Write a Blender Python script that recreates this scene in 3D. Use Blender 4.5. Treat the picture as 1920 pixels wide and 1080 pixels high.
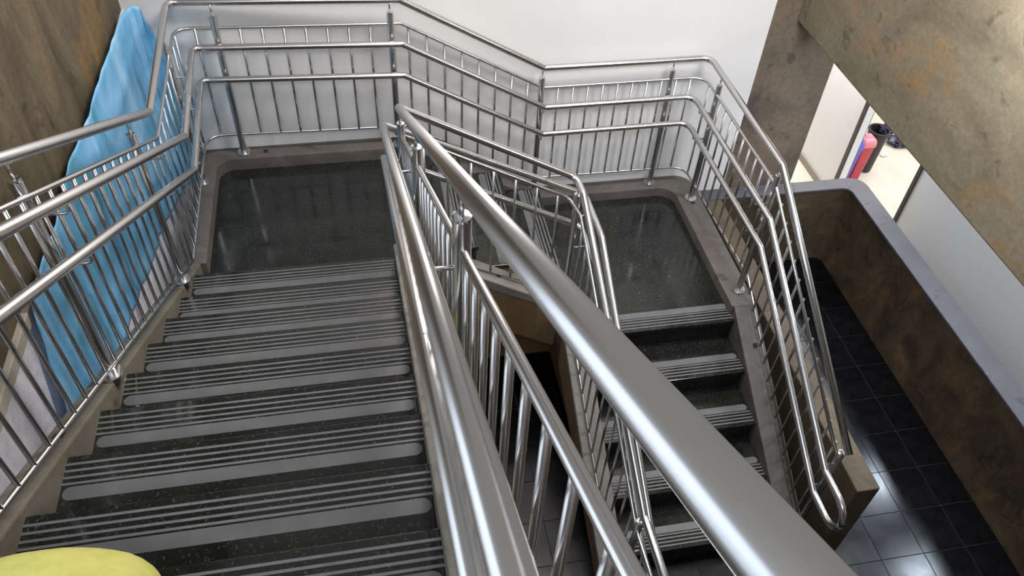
import bpy, bmesh, math, random
from mathutils import Vector, Matrix
random.seed(7)
S = bpy.context.scene
COL = S.collection
for o in list(bpy.data.objects):
    bpy.data.objects.remove(o)

# ------------------------------------------------------------------ camera
F_PX = 1522.70
cam_d = bpy.data.cameras.new('camera'); cam = bpy.data.objects.new('camera', cam_d); COL.objects.link(cam)
cam_d.sensor_fit = 'HORIZONTAL'; cam_d.sensor_width = 36.0; cam_d.lens = 36.0 * F_PX / 1920.0
cam_d.clip_start = 0.02; cam_d.clip_end = 200
pa, ya, ra = [math.radians(v) for v in (-46.0288, 12.9192, 3.6271)]
fw = Vector((math.sin(ya) * math.cos(pa), math.cos(ya) * math.cos(pa), math.sin(pa)))
r0 = Vector((math.cos(ya), -math.sin(ya), 0)); u0 = r0.cross(fw)
rr = r0 * math.cos(ra) + u0 * math.sin(ra); uu = -r0 * math.sin(ra) + u0 * math.cos(ra)
M = Matrix((rr, uu, -fw)).transposed().to_4x4(); M.translation = Vector((1.039, -3.4225, 3.4802))
cam.matrix_world = M
S.camera = cam

# ------------------------------------------------------------------ world, lights, exposure
S.view_settings.view_transform = 'Standard'; S.view_settings.look = 'None'
S.view_settings.gamma = 1.0; S.view_settings.use_curve_mapping = False
S.view_settings.exposure = 0.0
w = bpy.data.worlds.new('world'); S.world = w; w.use_nodes = True
bg = w.node_tree.nodes['Background']; bg.inputs[0].default_value = (1.0, 0.975, 0.945, 1); bg.inputs[1].default_value = 0.33

def area(name, loc, target, sx, sy, power, color):
    l = bpy.data.lights.new(name, 'AREA'); l.shape = 'RECTANGLE'; l.size = sx; l.size_y = sy
    l.energy = power; l.color = color
    o = bpy.data.objects.new(name, l); COL.objects.link(o); o.location = loc
    o.rotation_euler = (Vector(target) - Vector(loc)).to_track_quat('-Z', 'Y').to_euler()
    return o
area('stairwell_ceiling_light', (2.4, 0.1, 4.0), (2.3, 0.7, 0), 1.6, 0.5, 165, (1.0, 0.95, 0.91))
area('left_window_light', (-1.1, -3.2, 3.3), (1.2, -2.4, 2.0), 2.2, 1.8, 27, (0.70, 0.83, 1.0))
area('stairwell_window_light', (1.0, -4.9, 5.0), (1.8, 0.5, 0.0), 2.4, 1.0, 112, (0.92, 0.95, 1.0))
area('corridor_ceiling_light', (4.60, -0.6, 2.5), (5.3, -0.4, -0.2), 0.4, 2.6, 185, (0.88, 0.93, 1.0))
area('doorway_room_light', (6.8, 2.4, 1.3), (6.6, 2.4, -1.4), 1.6, 1.6, 70, (1.0, 0.95, 0.92))
area('passage_light', (4.75, 2.7, 1.3), (5.2, 2.5, -1.4), 0.4, 0.8, 80, (1.0, 0.97, 0.95))
for lx, ly, pw in ((6.24, 0.40, 26), (6.43, 1.60, 11), (6.37, 2.69, 9), (6.10, -0.66, 20)):
    area('partition_room_lamp', (lx, ly, 1.5), (lx, ly, 0), 0.30, 0.24, pw, (0.74, 0.86, 1.0))

# ------------------------------------------------------------------ materials
def mat(name, col=(0.5, 0.5, 0.5), rough=0.5, metal=0.0, spec=0.5):
    m = bpy.data.materials.new(name); m.use_nodes = True
    b = m.node_tree.nodes['Principled BSDF']
    b.inputs['Base Color'].default_value = (*col, 1); b.inputs['Roughness'].default_value = rough
    b.inputs['Metallic'].default_value = metal; b.inputs['Specular IOR Level'].default_value = spec
    return m, m.node_tree, b
def coords(nt, scale=(1, 1, 1)):
    t = nt.nodes.new('ShaderNodeTexCoord'); mp = nt.nodes.new('ShaderNodeMapping')
    mp.inputs['Scale'].default_value = scale; nt.links.new(t.outputs['Object'], mp.inputs['Vector']); return mp.outputs[0]
def noise(nt, vec, scale, detail=6, rough=0.6, dist=0.0):
    n = nt.nodes.new('ShaderNodeTexNoise'); n.inputs['Scale'].default_value = scale; n.inputs['Detail'].default_value = detail
    n.inputs['Roughness'].default_value = rough; n.inputs['Distortion'].default_value = dist
    nt.links.new(vec, n.inputs['Vector']); return n.outputs['Fac']
def ramp(nt, fac, stops):
    r = nt.nodes.new('ShaderNodeValToRGB'); e = r.color_ramp.elements
    while len(e) < len(stops): e.new(0.5)
    for i, (p_, c) in enumerate(stops):
        e[i].position = p_; e[i].color = (*c, 1)
    nt.links.new(fac, r.inputs[0]); return r.outputs[0]
def mixc(nt, fac, a, b, mode='MIX'):
    n = nt.nodes.new('ShaderNodeMix'); n.data_type = 'RGBA'; n.blend_type = mode
    if hasattr(fac, 'links'): nt.links.new(fac, n.inputs[0])
    else: n.inputs[0].default_value = fac
    nt.links.new(a, n.inputs[6]); nt.links.new(b, n.inputs[7]); return n.outputs[2]
def bump(nt, b, h, strength=0.3, dist=0.01):
    n = nt.nodes.new('ShaderNodeBump'); n.inputs['Strength'].default_value = strength; n.inputs['Distance'].default_value = dist
    nt.links.new(h, n.inputs['Height']); nt.links.new(n.outputs[0], b.inputs['Normal'])

# brushed stainless steel
M_STEEL, nt, b = mat('brushed_steel', (0.56, 0.555, 0.55), 0.27, 1.0)
M_CHROME, _, _ = mat('polished_steel', (0.72, 0.72, 0.725), 0.20, 1.0)

# dark granite
def granite(name, rough):
    m, nt, b = mat(name, (0.02, 0.02, 0.02), rough, 0, 0.5)
    v = coords(nt)
    base = ramp(nt, noise(nt, v, 7, 5), [(0.3, (0.006, 0.007, 0.007)), (0.7, (0.015, 0.017, 0.0145))])
    sp = nt.nodes.new('ShaderNodeTexVoronoi'); sp.inputs['Scale'].default_value = 130; nt.links.new(v, sp.inputs['Vector'])
    spk = ramp(nt, noise(nt, v, 85, 4, 0.75), [(0.585, (0, 0, 0)), (0.70, (1, 1, 1))])
    c2 = nt.nodes.new('ShaderNodeRGB'); c2.outputs[0].default_value = (0.10, 0.095, 0.075, 1)
    col = mixc(nt, spk, base, c2.outputs[0]); nt.links.new(col, b.inputs['Base Color'])
    dirt = ramp(nt, noise(nt, v, 3.5, 6), [(0.3, (rough,) * 3), (0.75, (rough + 0.14,) * 3)])
    nt.links.new(dirt, b.inputs['Roughness'])
    return m
M_GRANITE = granite('dark_granite', 0.07)
M_BAND, nt, b = mat('worn_grip_band', (0.11, 0.11, 0.113), 0.45)
n1 = noise(nt, coords(nt), 6, 6); nt.links.new(ramp(nt, n1, [(0.3, (0.085, 0.085, 0.086)), (0.7, (0.128, 0.128, 0.132))]), b.inputs['Base Color'])
M_STRIP, nt, b = mat('grey_grip_strip', (0.235, 0.235, 0.24), 0.50)
n1 = noise(nt, coords(nt), 18, 6); nt.links.new(ramp(nt, n1, [(0.3, (0.105, 0.105, 0.107)), (0.7, (0.150, 0.150, 0.155))]), b.inputs['Base Color'])

def concrete(name, stops, scale=2.2, stretch=(1, 1, 0.35), rough=0.7, fine=0.25, bs=0.25, stain_shade=None, st_scale=1.1, st_lo=0.52):
    m, nt, b = mat(name, (0.2, 0.2, 0.2), rough, 0, 0.35)
    v = coords(nt, stretch); v2 = coords(nt)
    a = ramp(nt, noise(nt, v, scale, 9, 0.68, 0.9), stops)
    if stain_shade:
        mk = ramp(nt, noise(nt, v, st_scale, 8, 0.66, 1.2), [(st_lo, (0, 0, 0)), (st_lo + 0.13, (0.9, 0.9, 0.9))])
        c_ = nt.nodes.new('ShaderNodeRGB'); c_.outputs[0].default_value = (*stain_shade, 1)
        a = mixc(nt, mk, a, c_.outputs[0])
    f = ramp(nt, noise(nt, v2, 34, 6, 0.75), [(0.25, (1 - fine,) * 3), (0.75, (1 + fine * 0.5,) * 3)])
    c = mixc(nt, 1.0, a, f, 'MULTIPLY')
    sp = ramp(nt, noise(nt, v2, 7.5, 3, 0.5, 0.5), [(0.30, (0.60,) * 3), (0.37, (1, 1, 1))])
    c = mixc(nt, 1.0, c, sp, 'MULTIPLY')
    nt.links.new(c, b.inputs['Base Color'])
    bump(nt, b, noise(nt, v2, 26, 8, 0.7), bs, 0.006)
    return m
M_CONC_L = concrete('brown_concrete_streaked', [(0.28, (0.048, 0.036, 0.021)), (0.44, (0.100, 0.078, 0.048)), (0.58, (0.148, 0.115, 0.068)), (0.70, (0.25, 0.165, 0.065))], 2.6, (1, 1, 0.30), 0.75, 0.35, 0.35, (0.23, 0.125, 0.035), 1.7, 0.56)
M_CONC_B = concrete('tan_concrete_stained', [(0.24, (0.065, 0.048, 0.028)), (0.42, (0.122, 0.100, 0.063)), (0.60, (0.160, 0.132, 0.087)), (0.78, (0.185, 0.130, 0.068))], 2.2, (1, 0.6, 1), 0.75, 0.3, 0.3, (0.20, 0.115, 0.045), 1.3, 0.57)
M_CONC_C = concrete('column_concrete', [(0.28, (0.085, 0.066, 0.052)), (0.45, (0.150, 0.118, 0.088)), (0.62, (0.185, 0.140, 0.100)), (0.78, (0.24, 0.155, 0.095))], 2.6, (1, 1, 0.5), 0.7, 0.3, 0.3, (0.055, 0.050, 0.048), 1.2, 0.50)  # the scattered dark grey tone puts the beam's shade into the colour
M_CONC_P = concrete('parapet_concrete', [(0.30, (0.022, 0.016, 0.010)), (0.45, (0.050, 0.038, 0.022)), (0.58, (0.085, 0.060, 0.033)), (0.72, (0.155, 0.100, 0.045))], 3.0, (1, 1, 0.7), 0.7, 0.4, 0.35, (0.13, 0.075, 0.030), 1.5, 0.55)
M_CONC_W = concrete('side_wall_concrete', [(0.28, (0.048, 0.034, 0.019)), (0.5, (0.086, 0.066, 0.041)), (0.75, (0.120, 0.090, 0.056))], 2.6, (1, 1, 0.6), 0.7, 0.3, 0.3)
M_KERB = concrete('kerb_concrete', [(0.28, (0.058, 0.050, 0.044)), (0.5, (0.092, 0.082, 0.074)), (0.74, (0.130, 0.117, 0.104))], 3.2, (1, 1, 1), 0.6, 0.2, 0.2)
M_KERB2 = concrete('lit_kerb_concrete', [(0.28, (0.092, 0.082, 0.058)), (0.5, (0.142, 0.127, 0.096)), (0.74, (0.190, 0.172, 0.136))], 3.2, (1, 1, 1), 0.6, 0.2, 0.2)  # yellowish kerb copy, lightened: stronger near light is put into the colour
M_KERB3 = concrete('lightened_kerb_concrete', [(0.28, (0.150, 0.138, 0.118)), (0.5, (0.205, 0.192, 0.170)), (0.74, (0.255, 0.240, 0.215))], 3.2, (1, 1, 1), 0.6, 0.2, 0.2)  # paler grey kerb copy, colour raised to make up for weaker light
M_CAP = concrete('grey_coping', [(0.3, (0.055, 0.054, 0.062)), (0.7, (0.078, 0.077, 0.086))], 3.0, (1, 1, 1), 0.55, 0.1, 0.1)
M_DARKWALL = concrete('underside_concrete', [(0.3, (0.16, 0.10, 0.05)), (0.7, (0.27, 0.18, 0.10))], 2.5)
M_WHITE, nt, b = mat('white_paint', (0.78, 0.765, 0.755), 0.62)
n1 = noise(nt, coords(nt), 1.3, 4); nt.links.new(ramp(nt, n1, [(0.3, (0.755, 0.74, 0.73)), (0.7, (0.80, 0.79, 0.78))]), b.inputs['Base Color'])
M_BLUEWHITE, nt, b = mat('cool_white_paint', (0.82, 0.85, 0.88), 0.35)
M_PLASTER, nt, b = mat('rough_pale_plaster', (0.60, 0.585, 0.65), 0.8)
n1 = noise(nt, coords(nt), 9, 8, 0.75); nt.links.new(ramp(nt, n1, [(0.35, (0.62, 0.61, 0.69)), (0.65, (0.86, 0.84, 0.90))]), b.inputs['Base Color'])
bump(nt, b, n1, 0.6, 0.02)
M_BEIGE, _, _ = mat('beige_trim', (0.46, 0.41, 0.33), 0.6)
M_BROWNFRAME, _, _ = mat('dark_brown_frame', (0.045, 0.036, 0.030), 0.45)
M_SKIRT, _, _ = mat('grey_brown_skirting', (0.28, 0.25, 0.21), 0.5)
M_SAND, nt, b = mat('cream_floor', (0.62, 0.55, 0.45), 0.30)
n1 = noise(nt, coords(nt), 4, 4); nt.links.new(ramp(nt, n1, [(0.3, (0.56, 0.50, 0.41)), (0.7, (0.66, 0.59, 0.49))]), b.inputs['Base Color'])
M_TILE, nt, b = mat('black_polished_tile', (0.006, 0.006, 0.008), 0.16, 0, 0.32)
v = coords(nt); n1 = noise(nt, v, 5, 7, 0.7)
nt.links.new(ramp(nt, n1, [(0.3, (0.15,) * 3), (0.7, (0.23,) * 3)]), b.inputs['Roughness'])
nt.links.new(ramp(nt, noise(nt, v, 11, 8, 0.75), [(0.40, (0.001, 0.001, 0.0012)), (0.75, (0.004, 0.0045, 0.007))]), b.inputs['Base Color'])
M_GROUT, _, _ = mat('grey_grout', (0.030, 0.029, 0.029), 0.8)
M_HOLE, _, _ = mat('socket_shade_dark', (0.01, 0.009, 0.008), 0.9)
M_TARP, nt, b = mat('blue_plastic_sheet', (0.10, 0.36, 0.60), 0.38)
v = coords(nt, (1, 1, 0.5)); n1 = noise(nt, v, 2.3, 6, 0.65, 0.8)
nt.links.new(ramp(nt, n1, [(0.30, (0.07, 0.28, 0.38)), (0.5, (0.16, 0.45, 0.74)), (0.68, (0.36, 0.64, 0.90))]), b.inputs['Base Color'])
bump(nt, b, noise(nt, coords(nt, (1, 1, 0.4)), 14, 6, 0.6, 1.0), 0.5, 0.01)
M_BLUE, _, _ = mat('blue_plastic', (0.12, 0.12, 0.50), 0.4)
M_RED, _, _ = mat('red_plastic', (0.50, 0.05, 0.07), 0.4)
M_PINK, _, _ = mat('pink_plastic', (0.75, 0.22, 0.25), 0.4)
M_BLACK, _, _ = mat('black_plastic', (0.022, 0.020, 0.018), 0.5)
M_BAG, _, _ = mat('dark_plastic_bag', (0.025, 0.025, 0.05), 0.25)
M_PAPER, _, _ = mat('white_paper', (0.85, 0.84, 0.80), 0.7)
M_YELLOW, nt, b = mat('yellow_cloth', (0.56, 0.53, 0.13), 0.85)
n1 = noise(nt, coords(nt), 5, 4); nt.links.new(ramp(nt, n1, [(0.3, (0.50, 0.50, 0.12)), (0.7, (0.63, 0.58, 0.17))]), b.inputs['Base Color'])

# ------------------------------------------------------------------ helpers
def link(name, bm, m, parent=None, smooth=False):
    me = bpy.data.meshes.new(name); bmesh.ops.recalc_face_normals(bm, faces=bm.faces); bm.to_mesh(me); bm.free()
    me.materials.append(m)
    if smooth:
        for f in me.polygons: f.use_smooth = True
    o = bpy.data.objects.new(name, me); COL.objects.link(o)
    if parent: o.parent = parent
    return o
def share(name, me, parent, loc=(0, 0, 0), rot=(0, 0, 0), scale=(1, 1, 1)):
    o = bpy.data.objects.new(name, me); COL.objects.link(o); o.location = loc; o.rotation_euler = rot; o.scale = scale
    if parent: o.parent = parent
    return o
def thing(name, label, cat, group=None, kind=None):
    o = bpy.data.objects.new(name, None); COL.objects.link(o); o.empty_display_size = 0.1
    return tag(o, label, cat, group, kind)
def tag(o, label=None, cat=None, group=None, kind=None):
    if label: o['label'] = label
    if cat: o['category'] = cat
    if group: o['group'] = group
    if kind: o['kind'] = kind
    return o
def struct(o, label=None): return tag(o, label, None, None, 'structure')
def bm_box(x0, x1, y0, y1, z0, z1, bev=0.0, seg=2):
    bm = bmesh.new(); add_box(bm, x0, x1, y0, y1, z0, z1)
    if bev: bmesh.ops.bevel(bm, geom=bm.edges[:], offset=bev, segments=seg, affect='EDGES', profile=0.5)
    return bm
def add_box(bm, x0, x1, y0, y1, z0, z1):
    vs = [bm.verts.new((x, y, z)) for x in (x0, x1) for y in (y0, y1) for z in (z0, z1)]
    for f in ((0, 1, 3, 2), (4, 6, 7, 5), (0, 4, 5, 1), (2, 3, 7, 6), (0, 2, 6, 4), (1, 5, 7, 3)): bm.faces.new([vs[i] for i in f])
def bm_prism(poly, a0, a1, axis, bev=0.0, seg=2):
    """poly: 2-D outline; extruded along axis from a0 to a1. axis x: (y,z)  y: (x,z)  z: (x,y)"""
    bm = bmesh.new()
    def P(q, a): return {'x': (a, q[0], q[1]), 'y': (q[0], a, q[1]), 'z': (q[0], q[1], a)}[axis]
    A = [bm.verts.new(P(q, a0)) for q in poly]; B = [bm.verts.new(P(q, a1)) for q in poly]
    bm.faces.new(A); bm.faces.new(B)
    n = len(poly)
    for i in range(n): bm.faces.new((A[i], A[(i + 1) % n], B[(i + 1) % n], B[i]))
    bmesh.ops.recalc_face_normals(bm, faces=bm.faces)
    if bev:
        es = [e for e in bm.edges if len(e.link_faces) == 2 and e.calc_face_angle(0) > 0.5]
        bmesh.ops.bevel(bm, geom=es, offset=bev, segments=seg, affect='EDGES', profile=0.5)
    return bm
def arc(cx, cy, r, a0, a1, n=8):
    return [(cx + r * math.cos(math.radians(a0 + (a1 - a0) * i / n)), cy + r * math.sin(math.radians(a0 + (a1 - a0) * i / n))) for i in range(n + 1)]
def fillet(pts, rad, n=8):
    """round the inner corners of a 3-D polyline; rad: dict index -> radius"""
    P = [Vector(p) for p in pts]; out = [P[0]]
    for i in range(1, len(P) - 1):
        a, b_, c = P[i - 1], P[i], P[i + 1]; r = rad.get(i, 0.02)
        d1 = (a - b_).normalized(); d2 = (c - b_).normalized(); ang = d1.angle(d2)
        if ang > 3.1: out.append(b_); continue
        t = min(r / math.tan(ang / 2), 0.45 * (a - b_).length, 0.45 * (c - b_).length)
        p1 = b_ + d1 * t; p2 = b_ + d2 * t
        for k in range(n + 1):
            s = k / n; out.append(p1 * (1 - s) ** 2 + b_ * 2 * s * (1 - s) + p2 * s * s)
    out.append(P[-1]); return out
def bm_tube(path, r, seg=14, bm=None):
    bm = bm or bmesh.new(); P = [Vector(p) for p in path]
    T = []
    for i in range(len(P)):
        a = P[max(i - 1, 0)]; c = P[min(i + 1, len(P) - 1)]; T.append((c - a).normalized())
    up = Vector((0, 0, 1)) if abs(T[0].z) < 0.9 else Vector((1, 0, 0))
    N = (up - T[0] * up.dot(T[0])).normalized(); rings = []
    for i, p in enumerate(P):
        if i:
            N = (N - T[i] * N.dot(T[i])).normalized()
        B = T[i].cross(N)
        rings.append([bm.verts.new(p + (N * math.cos(2 * math.pi * k / seg) + B * math.sin(2 * math.pi * k / seg)) * r) for k in range(seg)])
    for i in range(len(rings) - 1):
        for k in range(seg):
            bm.faces.new((rings[i][k], rings[i][(k + 1) % seg], rings[i + 1][(k + 1) % seg], rings[i + 1][k]))
    bm.faces.new(rings[0]); bm.faces.new(rings[-1]); return bm
def bm_lathe(prof, seg=16, bm=None):
    """prof: (r, z) from bottom to top, closed with end discs"""
    bm = bm or bmesh.new(); rings = []
    for r, z in prof: rings.append([bm.verts.new((max(r, 1e-4) * math.cos(2 * math.pi * k / seg), max(r, 1e-4) * math.sin(2 * math.pi * k / seg), z)) for k in range(seg)])
    for i in range(len(rings) - 1):
        for k in range(seg): bm.faces.new((rings[i][k], rings[i][(k + 1) % seg], rings[i + 1][(k + 1) % seg], rings[i + 1][k]))
    bm.faces.new(rings[0]); bm.faces.new(rings[-1]); return bm
def smooth_by_angle(o, deg=35):
    for f in o.data.polygons: f.use_smooth = True
    bm = bmesh.new(); bm.from_mesh(o.data)
    for e in bm.edges:
        if len(e.link_faces) == 2 and e.calc_face_angle(0) > math.radians(deg): e.smooth = False
    bm.to_mesh(o.data); bm.free()
    return o

# ------------------------------------------------------------------ dimensions (metres; z=0 is the upper landing)
H, G = 0.17, 0.3012                   # riser, going
ZB, HB = 0.543, 0.181                 # drop of the short flight, its riser
ZL2 = -ZB; ZF = -1.39                 # lower landing, ground floor
SL = H / G
WA = 1.12                             # left flight from x=0 to WA
YC = -0.148                           # nosing of lower landing / right flight
XC0, XC1 = 2.31, 3.34                 # right flight
YB0, YB1 = 0.23, 1.185                # short flight
YW = 1.33                             # back wall
def nosA(y): return H - SL * y        # nosing plane, left flight
def nosC(y): return ZL2 + SL * (y - YC)

# ------------------------------------------------------------------ setting: walls, floors
def wall(name, x0, x1, y0, y1, z0, z1, m, label=None, bev=0.0):
    return struct(link(name, bm_box(x0, x1, y0, y1, z0, z1, bev), m), label)
wall('wall_back', -0.30, 3.83, YW, YW + 0.15, ZF - 0.1, 5.2, M_WHITE)
wall('wall_left', -0.60, -0.30, -1.72, YW + 0.15, ZF - 0.1, 5.2, M_CONC_L)
wall('wall_left_lower', -0.30, -0.285, -4.4, YW - 0.002, ZF, 1.105, M_PLASTER)
wall('wall_rear_added', -3.0, 6.5, -5.35, -5.2, ZF - 0.1, 5.2, M_CONC_C)  # unseen wall added behind the camera to darken what the steel reflects
wall('trim_1', -0.30, -0.272, -4.4, -1.0, 1.105, 1.165, M_BEIGE, 'beige ledge along the top of the pale plaster', 0.005)
wall('wall_right_near', 5.30, 5.37, -4.5, 1.03, ZF, -0.19, M_BLUEWHITE)
wall('wall_right_far', 5.30, 5.37, 1.87, 4.4, ZF, 3.0, M_WHITE)
wall('wall_right_header', 5.30, 5.37, 1.03, 1.87, 0.72, 3.0, M_WHITE)
wall('wall_passage_end', 3.6, 5.30, 4.3, 4.4, ZF, 3.0, M_WHITE)
wall('wall_room_end', 9.4, 9.5, -1.0, 5.5, ZF, 2.0, M_WHITE)
wall('wall_room_side', 5.37, 9.4, 5.4, 5.5, ZF, 2.0, M_WHITE)
wall('baseboard_right', 5.285, 5.30, 1.93, 4.3, ZF, ZF + 0.075, M_SKIRT)
struct(link('floor_corridor', bm_box(5.02, 9.5, -4.5, 5.5, ZF - 0.1, ZF), M_SAND))
struct(link('floor_passage', bm_box(3.6, 5.02, YW, 4.4, ZF - 0.1, ZF), M_SAND))
# door opening frame
d1 = thing('door_1', 'dark brown frame of the open doorway', None, None, 'structure')
link('door_jamb', bm_box(5.29, 5.38, 1.872, 1.925, ZF, 0.72, 0.004), M_BROWNFRAME, d1)
link('door_jamb', bm_box(5.29, 5.38, 0.985, 1.028, ZF, 0.72, 0.004), M_BROWNFRAME, d1)
link('door_head', bm_box(5.29, 5.38, 0.985, 1.925, 0.72, 0.77, 0.004), M_BROWNFRAME, d1)

# black tiled floor: grout bed with each tile a slab of its own
fl = struct(link('floor', bm_box(1.20, 5.02, -4.5, YW, ZF - 0.1, ZF - 0.004), M_GROUT))
TW, TD = 0.300, 0.303
tb = bm_box(-TW / 2 + 0.0017, TW / 2 - 0.0017, -TD / 2 + 0.0017, TD / 2 - 0.0017, -0.012, 0.0, 0.0012, 1)
tile0 = link('floor_tile', tb, M_TILE, fl); tme = tile0.data; first = True
for i in range(-9, 5):
    for j in range(-4, 10):
        x = 3.715 + TW * (i + 0.5); y = 0.256 - TD * (j + 0.5)
        in_corr = 3.60 < x < 4.95 and -2.6 < y < 1.3
        in_well = 1.15 < x < 2.40 and -2.6 < y < 0.5
        in_foot = 2.30 < x < 3.75 and -2.6 < y < -1.30
        if not (in_corr or in_well or in_foot): continue
        if first: tile0.location = (x, y, ZF); first = False
        else: share('floor_tile', tme, fl, (x, y, ZF))

# concrete column, beam, parapet, side wall
col_o = tag(link('concrete_column', bm_box(3.83, 4.43, YW, YW + 0.55, ZF, 5.2, 0.012), M_CONC_C), 'brown board-marked concrete column at the right end of the white wall', 'column')
tag(link('concrete_beam', bm_box(4.02, 4.24, -4.4, YW, 0.815, 2.9, 0.012), M_CONC_B), 'deep tan stained concrete beam crossing the upper right corner', 'beam')
par = struct(thing('wall_parapet', 'low brown concrete parapet with grey coping around the black tiled floor', None))
XI, XO, YI, YO2 = 4.86, 5.02, 1.16, 1.275
def lshape(dx=0.0):
    xi, xo, yi, yo = XI - dx, XO + dx, YI - dx, YO2 + dx
    inner = [(3.5, yi)] + arc(xi - 0.07, yi - 0.07, 0.07, 90, 0, 6) + [(xi, -4.3)]
    outer = [(xo, -4.3)] + arc(xo - 0.13, yo - 0.13, 0.13, 0, 90, 8) + [(3.5, yo)]
    return inner + outer
smooth_by_angle(link('parapet_wall', bm_prism(lshape(), ZF, -0.625, 'z'), M_CONC_P, par))
smooth_by_angle(link('parapet_coping', bm_prism(lshape(0.004), -0.625, -0.60, 'z', 0.004, 1), M_CAP, par))
sw = struct(link('wall_stair_side', bm_box(3.605, 3.752, -1.452, YI + 0.01, ZF, -0.612, 0.008), M_CONC_W), 'low tan concrete side wall beside the right flight')
struct(link('wall_well_back', bm_box(1.29, 2.40, 0.45, 0.60, ZF, -0.90), M_DARKWALL))
struct(link('wall_well_side', bm_prism([(0.50, ZF), (0.50, -0.72), (-0.10, -0.74), (-1.28, ZF)], 2.255, 2.32, 'x'), M_DARKWALL))

# ------------------------------------------------------------------ stair flights
STRIPS = [(0.027, 0.0355), (0.0515, 0.060), (0.076, 0.0845), (0.0985, 0.107)]
def stadium(x0, x1, w, z0, z1, n=8):
    r = w / 2
    pts = [(x1 - r + r * math.cos(a), r * math.sin(a)) for a in [math.pi * (-0.5 + i / n) for i in range(n + 1)]]
    pts += [(x0 + r - r * math.cos(a), -r * math.sin(a)) for a in [math.pi * (-0.5 + i / n) for i in range(n + 1)]]
    return bm_prism(pts, z0, z1, 'z')
def grips(tread, x0, x1, direction, nose, z):
    """direction: '+y' nosing faces +y ; '-y' ; '+x'. nose = coordinate of nosing edge"""
    for a, b_ in STRIPS:
        if direction == '+y': bm = bm_box(x0, x1, nose - b_, nose - a, z - 0.002, z + 0.0015)
        elif direction == '-y': bm = bm_box(x0, x1, nose + a, nose + b_, z - 0.002, z + 0.0015)
        else: bm = bm_box(nose - b_, nose - a, x0, x1, z - 0.002, z + 0.0015)
        link('grip_strip', bm, M_STRIP, tread)
    bm = stadium(-(x1 - x0) / 2 + 0.008, (x1 - x0) / 2 - 0.008, 0.048, -0.002, 0.0015)
    o = link('grip_band', bm, M_BAND, tread)
    c = (x0 + x1) / 2
    if direction == '+y': o.location = (c, nose - 0.138, z)
    elif direction == '-y': o.location = (c, nose + 0.138, z)
    else: o.location = (nose - 0.138, c, z); o.rotation_euler = (0, 0, math.pi / 2)
def tread_mesh(x0, x1, y0, y1, z): return bm_box(x0, x1, y0, y1, z - 0.032, z, 0.004, 2)

NA = 12
fa = thing('stair_flight', 'left flight of dark granite steps with grey grip strips descending from the camera', 'stairs', 'granite stair flights')
for k in range(1, NA + 1):
    nose = -(k - 1) * G + (0.035 if k == 1 else 0); z = k * H
    t = link('tread', tread_mesh(0, WA, -k * G - 0.03, nose, z), M_GRANITE, fa)
    grips(t, 0.0, WA, '+y', nose, z)
    link('riser', bm_box(0, WA, nose - 0.04, nose - 0.018, z - H, z - 0.032), M_GRANITE, fa)
poly = [(0.0, -0.2)]
for k in range(1, NA + 1): poly += [(-(k - 1) * G - 0.03, (k - 1) * H - 0.03), (-(k - 1) * G - 0.03, k * H - 0.033)]
poly += [(-NA * G - 0.03, NA * H - 0.033), (-NA * G - 0.03, NA * H - 0.40)]
link('flight_slab', bm_prism(poly, 0.002, WA - 0.002, 'x'), M_KERB, fa)
yA = -3.95
def kerbA(off, land=0.09, y_end=0.20):
    return [(yA, nosA(yA) + off), ((nosA(0) + off - land) / SL, land), (y_end, land), (y_end, -0.22), (0.1, -0.22), (yA, nosA(yA) - 0.42)]
link('kerb', bm_prism(kerbA(0.035, 0.09, 0.215), -0.095, 0.0, 'x', 0.008, 2), M_KERB2, fa)
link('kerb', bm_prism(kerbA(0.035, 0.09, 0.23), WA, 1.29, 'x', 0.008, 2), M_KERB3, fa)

l1 = thing('stair_landing', 'upper landing of polished dark granite in the left corner', 'landing', 'granite landings')
s1 = link('landing_slab', bm_prism([(0.0, -0.10), (WA, -0.10), (1.29, YB0), (1.65, YB0), (1.65, YB1 + 0.02), (0.0, YB1 + 0.02)], -0.032, 0, 'z', 0.003, 1), M_GRANITE, l1)
grips(s1, YB0, YB1, '+x', 1.65, 0.0)
link('slab_base', bm_prism([(0.0, -0.10), (1.28, -0.10), (1.6, YB0), (1.6, YB1 + 0.02), (0.0, YB1 + 0.02)], -0.22, -0.033, 'z'), M_KERB, l1)
ring = [(-0.095, 0.21), (-0.095, YW), (1.30, YW), (1.30, 1.195)] + [(x, y) for x, y in arc(0.135, 1.095, 0.10, 90, 180, 8)] + [(0.035, 0.21)]
smooth_by_angle(link('kerb', bm_prism(ring, -0.22, 0.09, 'z', 0.010, 2), M_KERB, l1))

fb = thing('stair_flight', 'short middle flight of dark granite steps between the two landings', 'stairs', 'granite stair flights')
for i, (x0, x1, z) in enumerate(((1.63, 1.95, -HB), (1.93, 2.25, -2 * HB))):
    t = link('tread', bm_box(x0 - 0.02, x1, YB0, YB1 + 0.01, z - 0.032, z, 0.004, 2), M_GRANITE, fb)
    grips(t, YB0, YB1, '+x', x1, z)
for xr, z in ((1.65, 0.0), (1.95, -HB), (2.25, -2 * HB)):
    link('riser', bm_box(xr - 0.04, xr - 0.018, YB0, YB1 + 0.01, z - HB, z - 0.032), M_GRANITE, fb)
def kerbB(): return [(1.20, 0.09), (1.30, 0.09), (2.24, -0.453), (2.33, -0.463), (2.33, -0.80), (2.24, -0.80), (1.30, -0.27), (1.20, -0.25)]
link('kerb', bm_prism([(1.30, 0.09), (2.24, -0.453), (2.25, -0.463), (2.25, -0.80), (1.30, -0.25)], 1.188, YW, 'y', 0.008, 2), M_KERB, fb)
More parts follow.
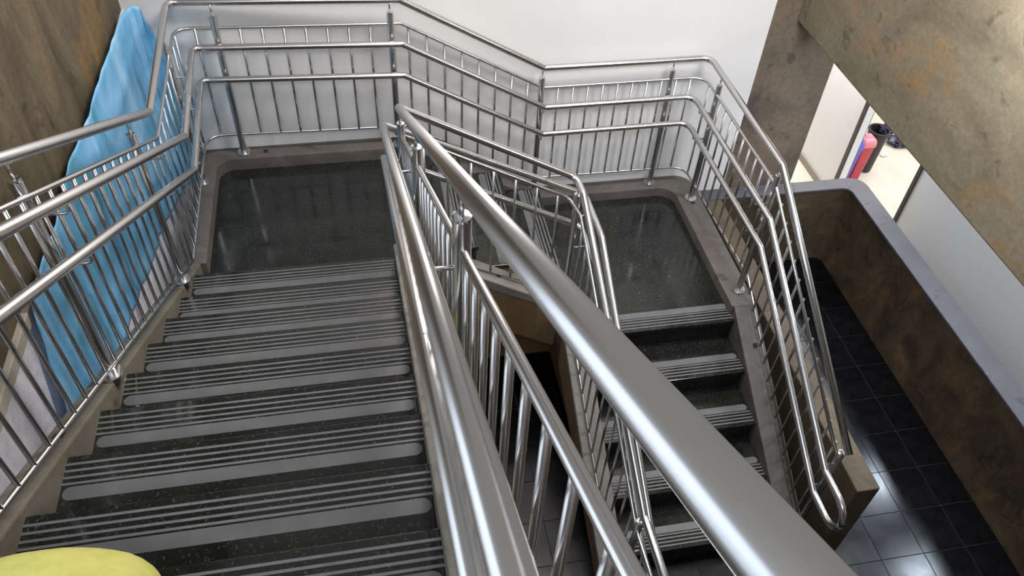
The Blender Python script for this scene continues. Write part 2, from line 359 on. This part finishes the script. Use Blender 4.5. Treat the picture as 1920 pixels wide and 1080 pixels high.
link('kerb', bm_prism([(1.292, 0.088), (1.32, 0.08), (2.16, -0.430), (2.16, -0.50), (1.292, 0.01)], 0.07, YB0, 'y', 0.008, 2), M_KERB3, fb)
link('stringer', bm_prism([(1.292, 0.01), (2.16, -0.50), (2.16, -0.86), (1.292, -0.34)], 0.076, YB0 - 0.002, 'y'), M_DARKWALL, fb)
link('flight_slab', bm_prism([(1.60, -0.22), (1.60, -0.033), (1.63, -0.22), (1.93, -0.22), (1.93, -0.40), (2.21, -0.40), (2.23, -0.70), (2.23, -0.90)], YB0, YB1, 'y'), M_DARKWALL, fb)

l2 = thing('stair_landing', 'lower landing of polished dark granite below the right corner railing', 'landing', 'granite landings')
s2 = link('landing_slab', bm_prism([(2.20, YB0), (XC0, YB0), (XC0, YC), (XC1, YC), (XC1, YB1 + 0.02), (2.20, YB1 + 0.02)], ZL2 - 0.032, ZL2, 'z', 0.003, 1), M_GRANITE, l2)
grips(s2, XC0, XC1, '-y', YC, ZL2)
link('slab_base', bm_prism([(2.24, YB0), (XC0, YB0), (XC0, YC + 0.05), (XC1, YC + 0.05), (XC1, YB1 + 0.02), (2.24, YB1 + 0.02)], ZL2 - 0.22, ZL2 - 0.033, 'z'), M_KERB, l2)
ring2 = [(2.25, YW), (2.25, 1.190)] + arc(3.20, 1.070, 0.12, 90, 0, 8) + [(3.325, -0.085), (3.50, -0.085)] + arc(3.36, YW - 0.14, 0.14, 0, 90, 8)
smooth_by_angle(link('kerb', bm_prism(ring2, ZL2 - 0.22, ZL2 + 0.08, 'z', 0.010, 2), M_KERB, l2))
link('kerb', bm_box(2.16, XC0, YC + 0.06, YB0, ZL2 - 0.22, ZL2 + 0.08, 0.008), M_KERB, l2)

fc = thing('stair_flight', 'right flight of dark granite steps descending to the black tiled floor', 'stairs', 'granite stair flights')
for j in range(1, 5):
    nose = YC - j * G; z = ZL2 - j * H
    t = link('tread', tread_mesh(XC0, XC1, nose, nose + G + 0.03, z), M_GRANITE, fc)
    grips(t, XC0, XC1, '-y', nose, z)
for j in range(0, 5):
    nose = YC - j * G; z = ZL2 - j * H
    link('riser', bm_box(XC0, XC1, nose + 0.018, nose + 0.04, z - H, z - 0.032), M_GRANITE, fc)
def kerbC(y0, off=0.045): return [(y0, ZL2 + 0.08), (-0.086, ZL2 + 0.08), (-1.47, nosC(-1.47) + off), (-1.47, ZF), (-1.30, ZF), (y0, ZL2 - 0.32)]
link('kerb', bm_prism(kerbC(-0.084), XC1, 3.50, 'x', 0.008, 2), M_KERB, fc)
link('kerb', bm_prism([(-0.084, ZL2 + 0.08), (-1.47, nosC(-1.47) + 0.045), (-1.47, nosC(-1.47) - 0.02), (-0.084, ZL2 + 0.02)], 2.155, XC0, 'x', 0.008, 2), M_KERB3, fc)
link('stringer', bm_prism([(-0.084, ZL2 + 0.02), (-1.47, nosC(-1.47) - 0.02), (-1.47, ZF), (-1.30, ZF), (-0.084, ZL2 - 0.32)], 2.161, XC0 - 0.002, 'x'), M_DARKWALL, fc)
poly = [(YC + 0.05, ZL2 - 0.22)]
for j in range(0, 5): poly += [(YC - j * G + 0.03, ZL2 - j * H - 0.033), (YC - j * G + 0.03, ZL2 - (j + 1) * H - 0.033)]
poly = [(YC + 0.05, ZL2 - 0.033)] + poly[1:-1] + [(YC - 4 * G + 0.03, ZF), (YC - 4 * G + 0.4, ZF), (YC + 0.05, ZL2 - 0.30)]
link('flight_slab', bm_prism(poly, XC0 + 0.002, XC1 - 0.002, 'x'), M_KERB, fc)

# solid dark blocks painted as the shade inside empty square kerb sockets
def socket(parent, x, y, z, tilt=(0, 0, 0)):
    bm = bm_box(-0.016, 0.016, -0.016, 0.016, -0.03, 0.0012, 0.0)
    o = link('socket_shade', bm, M_HOLE, parent); o.location = (x, y, z); o.rotation_euler = tilt
ta = math.atan(SL)
socket(l1, 0.345, 1.262, 0.0905)
socket(fa, -0.055, -1.704, nosA(-1.704) + 0.0355, (-ta, 0, 0))
socket(fc, 3.43, -0.33, nosC(-0.33) + 0.0455, (ta, 0, 0))
socket(l2, 3.42, 0.985, ZL2 + 0.0805)
socket(fb, 1.765, 0.15, -0.188, (0, math.atan(0.579), 0))

# ------------------------------------------------------------------ railings
RT, RP, RB = 0.0210, 0.0100, 0.0078     # tube, panel rail, baluster radii
post_cache = {}
def post(parent, x, y, zb, zt, zg, bdir, hz, flange=True):
    """post from kerb zb to zt, pin up to the guard rail zg; brackets in direction bdir to the hand rails at heights hz"""
    p = smooth_by_angle(link('post', bm_lathe([(0.0205, 0), (0.0205, zt - zb - 0.006), (0.017, zt - zb)], 18), M_STEEL, parent)); p.location = (x, y, zb)
    f = smooth_by_angle(link('base_flange', bm_lathe([(0.046, -0.03), (0.046, 0.008), (0.044, 0.011), (0.021, 0.013)], 24), M_STEEL, p)); 
    c = smooth_by_angle(link('post_cap', bm_lathe([(0.0208, -0.004), (0.0208, 0.002), (0.012, 0.006)], 18), M_CHROME, p)); c.location = (0, 0, zt - zb)
    n = link('pin', bm_lathe([(0.0055, 0), (0.0055, zg - zt)], 8), M_STEEL, p, True); n.location = (0, 0, zt - zb)
    for hx, hy, hzz in hz:
        d = Vector((hx - x, hy - y, 0)); L = d.length; d.normalize()
        path = fillet([(d.x * 0.015, d.y * 0.015, hzz - 0.055 - zb), (d.x * L, d.y * L, hzz - 0.055 - zb), (d.x * L, d.y * L, hzz - 0.015 - zb)], {1: 0.02}, 5)
        link('bracket', bm_tube(path, 0.0055, 8), M_CHROME, p, True)
    return p
bal_me = {}
def baluster(parent, x, y, z0, z1):
    L = round(z1 - z0, 2)
    if L not in bal_me:
        bm = bm_lathe([(RB, 0), (RB, L)], 8); me = bpy.data.meshes.new('baluster'); bmesh.ops.recalc_face_normals(bm, faces=bm.faces); bm.to_mesh(me); bm.free()
        me.materials.append(M_STEEL)
        for f in me.polygons: f.use_smooth = len(f.vertices) == 4
        bal_me[L] = me
    share('baluster', bal_me[L], parent, (x, y, z0), (0, 0, 0), (1, 1, (z1 - z0) / L))
def interp(path, s_axis, s):
    for a, c in zip(path, path[1:]):
        lo, hi = sorted((a[s_axis], c[s_axis]))
        if lo - 1e-9 <= s <= hi + 1e-9 and hi - lo > 1e-6:
            t = (s - a[s_axis]) / (c[s_axis] - a[s_axis]); return tuple(a[i] + (c[i] - a[i]) * t for i in range(3))
    return None
def run(parent, top, bot, axis, s0, s1, n, avoid):
    for i in range(n):
        s = s0 + (s1 - s0) * i / (n - 1)
        if any(abs(s - a) < 0.035 for a in avoid): continue
        a = interp(top, axis, s); c = interp(bot, axis, s)
        baluster(parent, (a[0] + c[0]) / 2, (a[1] + c[1]) / 2, c[2], a[2])

# ---- outer railing
out = thing('stair_railing', 'outer stainless steel railing running along the white wall and down the right flight', 'railing', 'steel stair railings')
def zgA(y): return 1.151 + SL * (0.181 - y)
def zgC(y): return 0.608 - SL * (0.052 - y)
guard = [(0.0, -3.95, zgA(-3.95)), (0.0, 0.181, 1.151), (-0.035, 1.290, 1.160), (1.300, 1.225, 1.145), (2.239, 1.250, 0.608), (3.415, 1.262, 0.608), (3.422, 0.052, 0.608), (3.422, -1.423, zgC(-1.423))]
link('guard_rail', bm_tube(fillet(guard, {1: 0.03, 2: 0.07, 3: 0.03, 4: 0.03, 5: 0.09, 6: 0.03}), RT, 18), M_STEEL, out, True)
def shift(pt, dz): return [(x, y, z + dz) for x, y, z in pt]
ptop = [(0.0, -3.95, zgA(-3.95) - 0.152), (0.0, 0.181, 0.999), (-0.03, 1.272, 1.003), (1.300, 1.225, 0.993), (2.239, 1.250, 0.458), (3.405, 1.255, 0.462), (3.422, 0.052, 0.458), (3.422, -1.36, zgC(-1.36) - 0.150)]
pbot = [(0.0, -3.95, zgA(-3.95) - 0.985), (0.0, 0.10, 0.222), (-0.01, 1.262, 0.245), (1.300, 1.240, 0.232), (2.239, 1.252, -0.315), (3.405, 1.255, -0.322), (3.455, 0.052, -0.330), (3.455, -1.40, zgC(-1.40) - 0.940)]
link('panel_rail', bm_tube(fillet(ptop, {1: 0.03, 2: 0.10, 3: 0.03, 4: 0.03, 5: 0.13, 6: 0.03}), RP, 12), M_STEEL, out, True)
link('panel_rail', bm_tube(fillet(pbot, {1: 0.03, 2: 0.13, 3: 0.03, 4: 0.03, 5: 0.13, 6: 0.03}), RP * 0.85, 12), M_STEEL, out, True)
def hand(H0, zoff):
    y0 = -3.95
    zA = lambda y: H0 + SL * (0.306 - y)
    zC = lambda y: H0 - 0.543 - SL * (-0.145 - y)
    return [(0.095, y0, zA(y0)), (0.098, 0.306, H0), (0.058, 1.195, H0 + 0.006), (1.300, 1.140, H0 - 0.008), (2.239, 1.155, H0 - 0.543 - 0.004), (3.312, 1.166, H0 - 0.543), (3.328, -0.145, H0 - 0.543), (3.328, -1.427, zC(-1.427))]
h1 = hand(0.909, 0); h2 = hand(0.692, 0)
yl, ze1, ze2 = -1.585, h1[-1][2], h2[-1][2]
rl = (ze1 - ze2) / 2
loop = [(3.328, yl - rl * math.sin(a), (ze1 + ze2) / 2 + rl * math.cos(a)) for a in [math.pi * i / 12 for i in range(13)]]
full1 = fillet(h1 + [loop[0], loop[1]], {1: 0.03, 2: 0.06, 3: 0.03, 4: 0.03, 5: 0.10, 6: 0.03, 7: 0.03})[:-1]
hr = link('hand_rail', bm_tube(full1 + [Vector(q) for q in loop[1:7]], RT * 0.95, 16), M_STEEL, out, True)
full2 = fillet(h2 + [loop[-1], loop[-2]], {1: 0.03, 2: 0.06, 3: 0.03, 4: 0.03, 5: 0.10, 6: 0.03, 7: 0.03})[:-1]
link('hand_rail', bm_tube(full2 + [Vector(q) for q in loop[-2:5:-1]], RT * 0.95, 16), M_STEEL, out, True)
def hz_at(axis, s, x=None, y=None):
    r = []
    for h in (h1, h2):
        segs = h[0:3] if axis == 'yl' else (h[2:6] if axis == 'x' else h[5:8])
        q = interp(segs, 1 if axis != 'x' else 0, s); r.append(q)
    return r
for y in (-2.42, -1.285, -0.14, 0.97):
    q = interp(guard[0:3], 1, y); zk = nosA(y) + 0.058 if y < 0.2 else 0.09
    post(out, q[0] - 0.015, y, zk, q[2] - 0.085, q[2] - 0.01, None, hz_at('yl', y))
for x in (0.205, 1.240, 2.228, 3.155):
    q = interp(guard[2:6], 0, x); zk = 0.09 if x < 1.3 else (ZL2 + 0.08 if x > 2.25 else 0.10 - 0.579 * (x - 1.30))
    post(out, x, min(q[1], 1.262), zk, q[2] - 0.078, q[2] - 0.01, None, hz_at('x', x))
for y in (1.035, 0.052, -1.375):
    q = interp(guard[5:8], 1, y); zk = ZL2 + 0.08 if y > -0.086 else nosC(y) + 0.066
    post(out, q[0], y, zk, q[2] - 0.078, q[2] - 0.01, None, hz_at('yr', y))
PL = (-2.42, -1.285, -0.14, 0.97)
run(out, ptop[0:2], pbot[0:2] + [(0.0, 0.181, 0.222)], 1, -3.80, 0.088, 39, PL)
run(out, ptop[1:3], [pbot[1], pbot[2]], 1, 0.215, 1.19, 9, PL)
run(out, ptop[2:4], pbot[2:4], 0, 0.087, 1.240, 10, (0.205, 1.240))
run(out, ptop[3:5], pbot[3:5], 0, 1.345, 2.130, 8, (1.240, 2.228))
run(out, ptop[4:6], pbot[4:6], 0, 2.345, 3.30, 10, (2.228, 3.155))
run(out, ptop[5:7], pbot[5:7], 1, 1.165, 0.15, 11, (1.035, 0.052))
run(out, ptop[6:8], pbot[6:8], 1, -0.055, -1.29, 13, (0.052, -1.375))

# ---- inner railing around the well
inn = thing('stair_railing', 'inner stainless steel railing around the dark stair well in the foreground', 'railing', 'steel stair railings')
XG = 1.205; SLg = 0.5905
def zgI(y): return 1.105 + SLg * (0.15 - y)
XK, YK = 2.215, 0.15
def zgD(y): return 0.565 + SL * min(0.0, (y - 0.03))
yend = -1.56
ig = [(XG, -3.95, zgI(-3.95)), (XG, 0.15, 1.105), (2.20, 0.15, 0.553), (2.205, 0.0, 0.553), (2.240, yend, zgD(yend) + 0.02), (2.240, -2.9, zgD(yend) + 0.02)]
link('guard_rail', bm_tube(fillet(ig, {1: 0.03, 2: 0.08, 3: 0.05, 4: 0.03}), RT, 20), M_STEEL, inn, True)
ipt = [(XG, -3.95, zgI(-3.95) - 0.192), (XG, 0.13, 0.955), (2.17, 0.15, 0.405), (2.205, 0.0, 0.39), (2.225, yend, zgD(yend) - 0.135), (2.225, -2.9, zgD(yend) - 0.135)]
ipb = [(XG, -3.95, zgI(-3.95) - 0.985), (XG, 0.13, 0.13), (2.17, 0.15, -0.385), (2.205, 0.0, -0.40), (2.225, yend, zgD(yend) - 0.945), (2.225, -2.9, zgD(yend) - 0.945)]
link('panel_rail', bm_tube(fillet(ipt, {1: 0.03, 2: 0.05, 3: 0.05, 4: 0.03}), RP, 12), M_STEEL, inn, True)
link('panel_rail', bm_tube(fillet(ipb, {1: 0.03, 2: 0.05, 3: 0.05, 4: 0.03}), RP * 0.85, 12), M_STEEL, inn, True)
def hin(H0, xa, zb, zc):
    return [(xa, -3.95, H0 + SL * (0.306 + 3.95)), (xa, 0.244, H0 + SL * 0.062), (2.297, 0.244, zb), (2.297, -0.145, zc), (2.297, -1.60, zc - SL * 1.455), (2.297, -2.9, zc - SL * 1.455)]
i1 = hin(0.909, 1.1175, 0.340, 0.355); i2 = hin(0.692, 1.1100, 0.085, 0.10)
for q in (i1, i2):
    link('hand_rail', bm_tube(fillet(q, {1: 0.03, 2: 0.06, 3: 0.03, 4: 0.03}), RT * 0.95, 18), M_STEEL, inn, True)
for y in (-3.42, -2.215, -1.005, 0.06):
    if y == -3.42: continue
    hz = [interp(q[0:2], 1, y) for q in (i1, i2)]
    post(inn, XG, y, nosA(y) + 0.058 if y < 0 else 0.09, zgI(y) - 0.085, zgI(y) - 0.01, None, hz)
post(inn, 2.205, 0.10, ZL2 + 0.08, 0.47, 0.545, None, [(2.297, 0.10, i1[3][2]), (2.297, 0.10, i2[3][2])])
post(inn, 2.235, yend + 0.02, nosC(-1.42) + 0.04, zgD(yend) - 0.06, zgD(yend), None, [(2.297, yend + 0.02, interp(i1[3:6], 1, yend + 0.02)[2]), (2.297, yend + 0.02, interp(i2[3:6], 1, yend + 0.02)[2])])
run(inn, ipt[0:2], ipb[0:2], 1, -3.66, 0.02, 36, (-2.215, -1.005, 0.06))
run(inn, ipt[1:3], ipb[1:3], 0, 1.32, 2.10, 7, ())
run(inn, ipt[3:5], ipb[3:5], 1, -0.06, -1.46, 14, (0.10, yend + 0.02))
run(inn, ipt[4:6], ipb[4:6], 1, -1.68, -2.8, 10, ())

# ------------------------------------------------------------------ blue plastic sheet hung over the plaster
tp = [(-0.258, -1.10), (-0.258, -0.68), (-0.258, -0.24), (-0.258, 0.094), (-0.258, 0.63), (-0.258, 1.10), (-0.252, 1.22), (-0.225, 1.275), (-0.190, 1.295), (-0.150, 1.300), (-0.112, 1.300)]
zt = [1.225, 1.215, 1.235, 1.210, 1.210, 1.178, 1.165, 1.160, 1.140, 0.950, 0.830]
zb = [0.50, 0.41, 0.29, 0.19, 0.04, -0.10, -0.14, -0.16, -0.16, -0.17, -0.17]
NU, NV = 120, 44
bm = bmesh.new(); grid = []
for i in range(NU + 1):
    s = i / NU * (len(tp) - 1); k = min(int(s), len(tp) - 2); f = s - k
    x = tp[k][0] * (1 - f) + tp[k + 1][0] * f; y = tp[k][1] * (1 - f) + tp[k + 1][1] * f
    a = zt[k] * (1 - f) + zt[k + 1] * f; c = zb[k] * (1 - f) + zb[k + 1] * f
    d = Vector((tp[k + 1][0] - tp[k][0], tp[k + 1][1] - tp[k][1], 0)).normalized(); nrm = Vector((d.y, -d.x, 0))
    row = []
    for j in range(NV + 1):
        v_ = j / NV; z = a * (1 - v_) + c * v_
        yy = y - 0.26 * v_ * max(0.0, 1 - i / (NU * 0.35))
        wob = 0.010 * math.sin(9 * y + 2.0 * z + 3 * x) + 0.007 * math.sin(23 * y - 6 * z) + 0.004 * math.sin(41 * (y + x) + 17 * z) + 0.005 * math.sin(31 * z + 5 * y)
        ed = min(1.0, i / 4.0)
        P = Vector((x, yy, z)) + nrm * (0.010 + wob * (0.5 + 0.5 * v_) * 0.7) * 1.0
        row.append(bm.verts.new(P))
    grid.append(row)
for i in range(NU):
    for j in range(NV): bm.faces.new((grid[i][j], grid[i + 1][j], grid[i + 1][j + 1], grid[i][j + 1]))
tarp = link('plastic_sheet', bm, M_TARP, None, True)
so = tarp.modifiers.new('thick', 'SOLIDIFY'); so.thickness = 0.003
tag(tarp, 'crumpled blue plastic sheet hung over the pale plaster in the left corner', 'plastic sheet')

# ------------------------------------------------------------------ bins and litter seen through the doorway
def bin_round(label, loc, r0_, r1_, h, body):
    t = thing('waste_bin', label, 'waste bin', 'bins in the far room'); t.location = loc
    smooth_by_angle(link('bin_body', bm_lathe([(r0_ * 0.96, 0), (r0_, 0.012), (r1_, h - 0.02), (r1_ + 0.008, h - 0.018), (r1_ + 0.008, h), (r1_ - 0.010, h), (r0_ - 0.012, 0.03), (0.001, 0.03)], 28), body, t))
    return t
bk = bin_round('round black open waste bin beside the red bin', (5.872, 2.31, ZF), 0.076, 0.097, 0.47, M_BLACK)
def crumple(name, m, r, parent=None, loc=(0, 0, 0), sc=(1, 1, 1), seed=1):
    bm = bmesh.new(); bmesh.ops.create_icosphere(bm, subdivisions=3, radius=r); rnd = random.Random(seed)
    for v_ in bm.verts: v_.co *= 1 + rnd.uniform(-0.22, 0.22)
    o = link(name, bm, m, parent); o.location = loc; o.scale = sc; return o
crumple('bin_liner', M_BAG, 0.075, bk, (0.075, 0.0, 0.46), (0.9, 0.8, 0.7), 3)
def bin_lid(label, loc, body, lid, dome):
    t = thing('waste_bin', label, 'waste bin', 'bins in the far room'); t.location = loc; t.scale = (0.58, 0.72, 0.90)
    def rrect(a, b_, r): 
        return arc(a - r, b_ - r, r, 0, 90, 4) + arc(-a + r, b_ - r, r, 90, 180, 4) + arc(-a + r, -b_ + r, r, 180, 270, 4) + arc(a - r, -b_ + r, r, 270, 360, 4)
    bm = bmesh.new(); lo = [bm.verts.new((x, y, 0)) for x, y in rrect(0.085, 0.075, 0.03)]; hi = [bm.verts.new((x, y, 0.46)) for x, y in rrect(0.115, 0.10, 0.035)]
    n = len(lo); bm.faces.new(lo); bm.faces.new(hi)
    for i in range(n): bm.faces.new((lo[i], lo[(i + 1) % n], hi[(i + 1) % n], hi[i]))
    smooth_by_angle(link('bin_body', bm, body, t))
    bm = bmesh.new(); rings = []
    for s_, z in ((1.07, 0.445), (1.07, 0.485), (0.98, 0.51), (0.86, 0.54 if dome else 0.525), (0.55, 0.575 if dome else 0.535)):
        rings.append([bm.verts.new((x * s_, y * s_, z)) for x, y in rrect(0.115, 0.10, 0.035)])
    for a, c in zip(rings, rings[1:]):
        for i in range(n): bm.faces.new((a[i], a[(i + 1) % n], c[(i + 1) % n], c[i]))
    bm.faces.new(rings[0]); bm.faces.new(rings[-1])
    smooth_by_angle(link('bin_lid', bm, lid, t))
    link('lid_flap', bm_box(-0.05, 0.05, -0.03, 0.03, 0.56 if dome else 0.528, 0.583 if dome else 0.545, 0.004), lid, t)
    return t
bin_lid('red waste bin with a pink lid, between the blue and black bins', (5.695, 2.20, ZF), M_RED, M_PINK, False)
bin_lid('blue waste bin with a domed lid beside the door frame', (5.545, 2.165, ZF), M_BLUE, M_BLUE, True)
tag(crumple('plastic_bag', M_BAG, 0.09, None, (6.46, 2.65, ZF + 0.05), (1.5, 1.0, 0.55), 5), 'crumpled dark blue plastic bag lying on the cream floor', 'plastic bag')
tag(crumple('crumpled_paper', M_PAPER, 0.03, None, (6.185, 2.48, ZF + 0.02), (1.2, 0.9, 0.7), 8), 'small white scrap of paper on the cream floor by the black bin', 'paper')

# ------------------------------------------------------------------ made-up yellow cloth bundle on a step, standing in for a near sleeve
bm = bmesh.new(); bmesh.ops.create_icosphere(bm, subdivisions=4, radius=1.0)
for v_ in bm.verts:
    x, y, z = v_.co; q = 3.2
    s = (abs(x) ** q + abs(y) ** q + abs(z) ** q) ** (-1 / q); v_.co *= s
    x, y, z = v_.co
    if x > 0.2: z -= (x - 0.2) * 0.75 * (z + 1) / 2
    wob = 0.03 * math.sin(6 * x + 3 * y) + 0.02 * math.sin(11 * y - 4 * x)
    v_.co = Vector((x, y, max(z + wob * (z > -0.5), -1)))
yc = link('sleeve_stand_in', bm, M_YELLOW, None, True)
yc.scale = (0.235, 0.14, 0.121); yc.location = (0.243, -2.558, 1.53 + 0.123)
tag(yc, 'yellow-green cloth bundle standing in for a near sleeve at the bottom left corner', 'cloth')
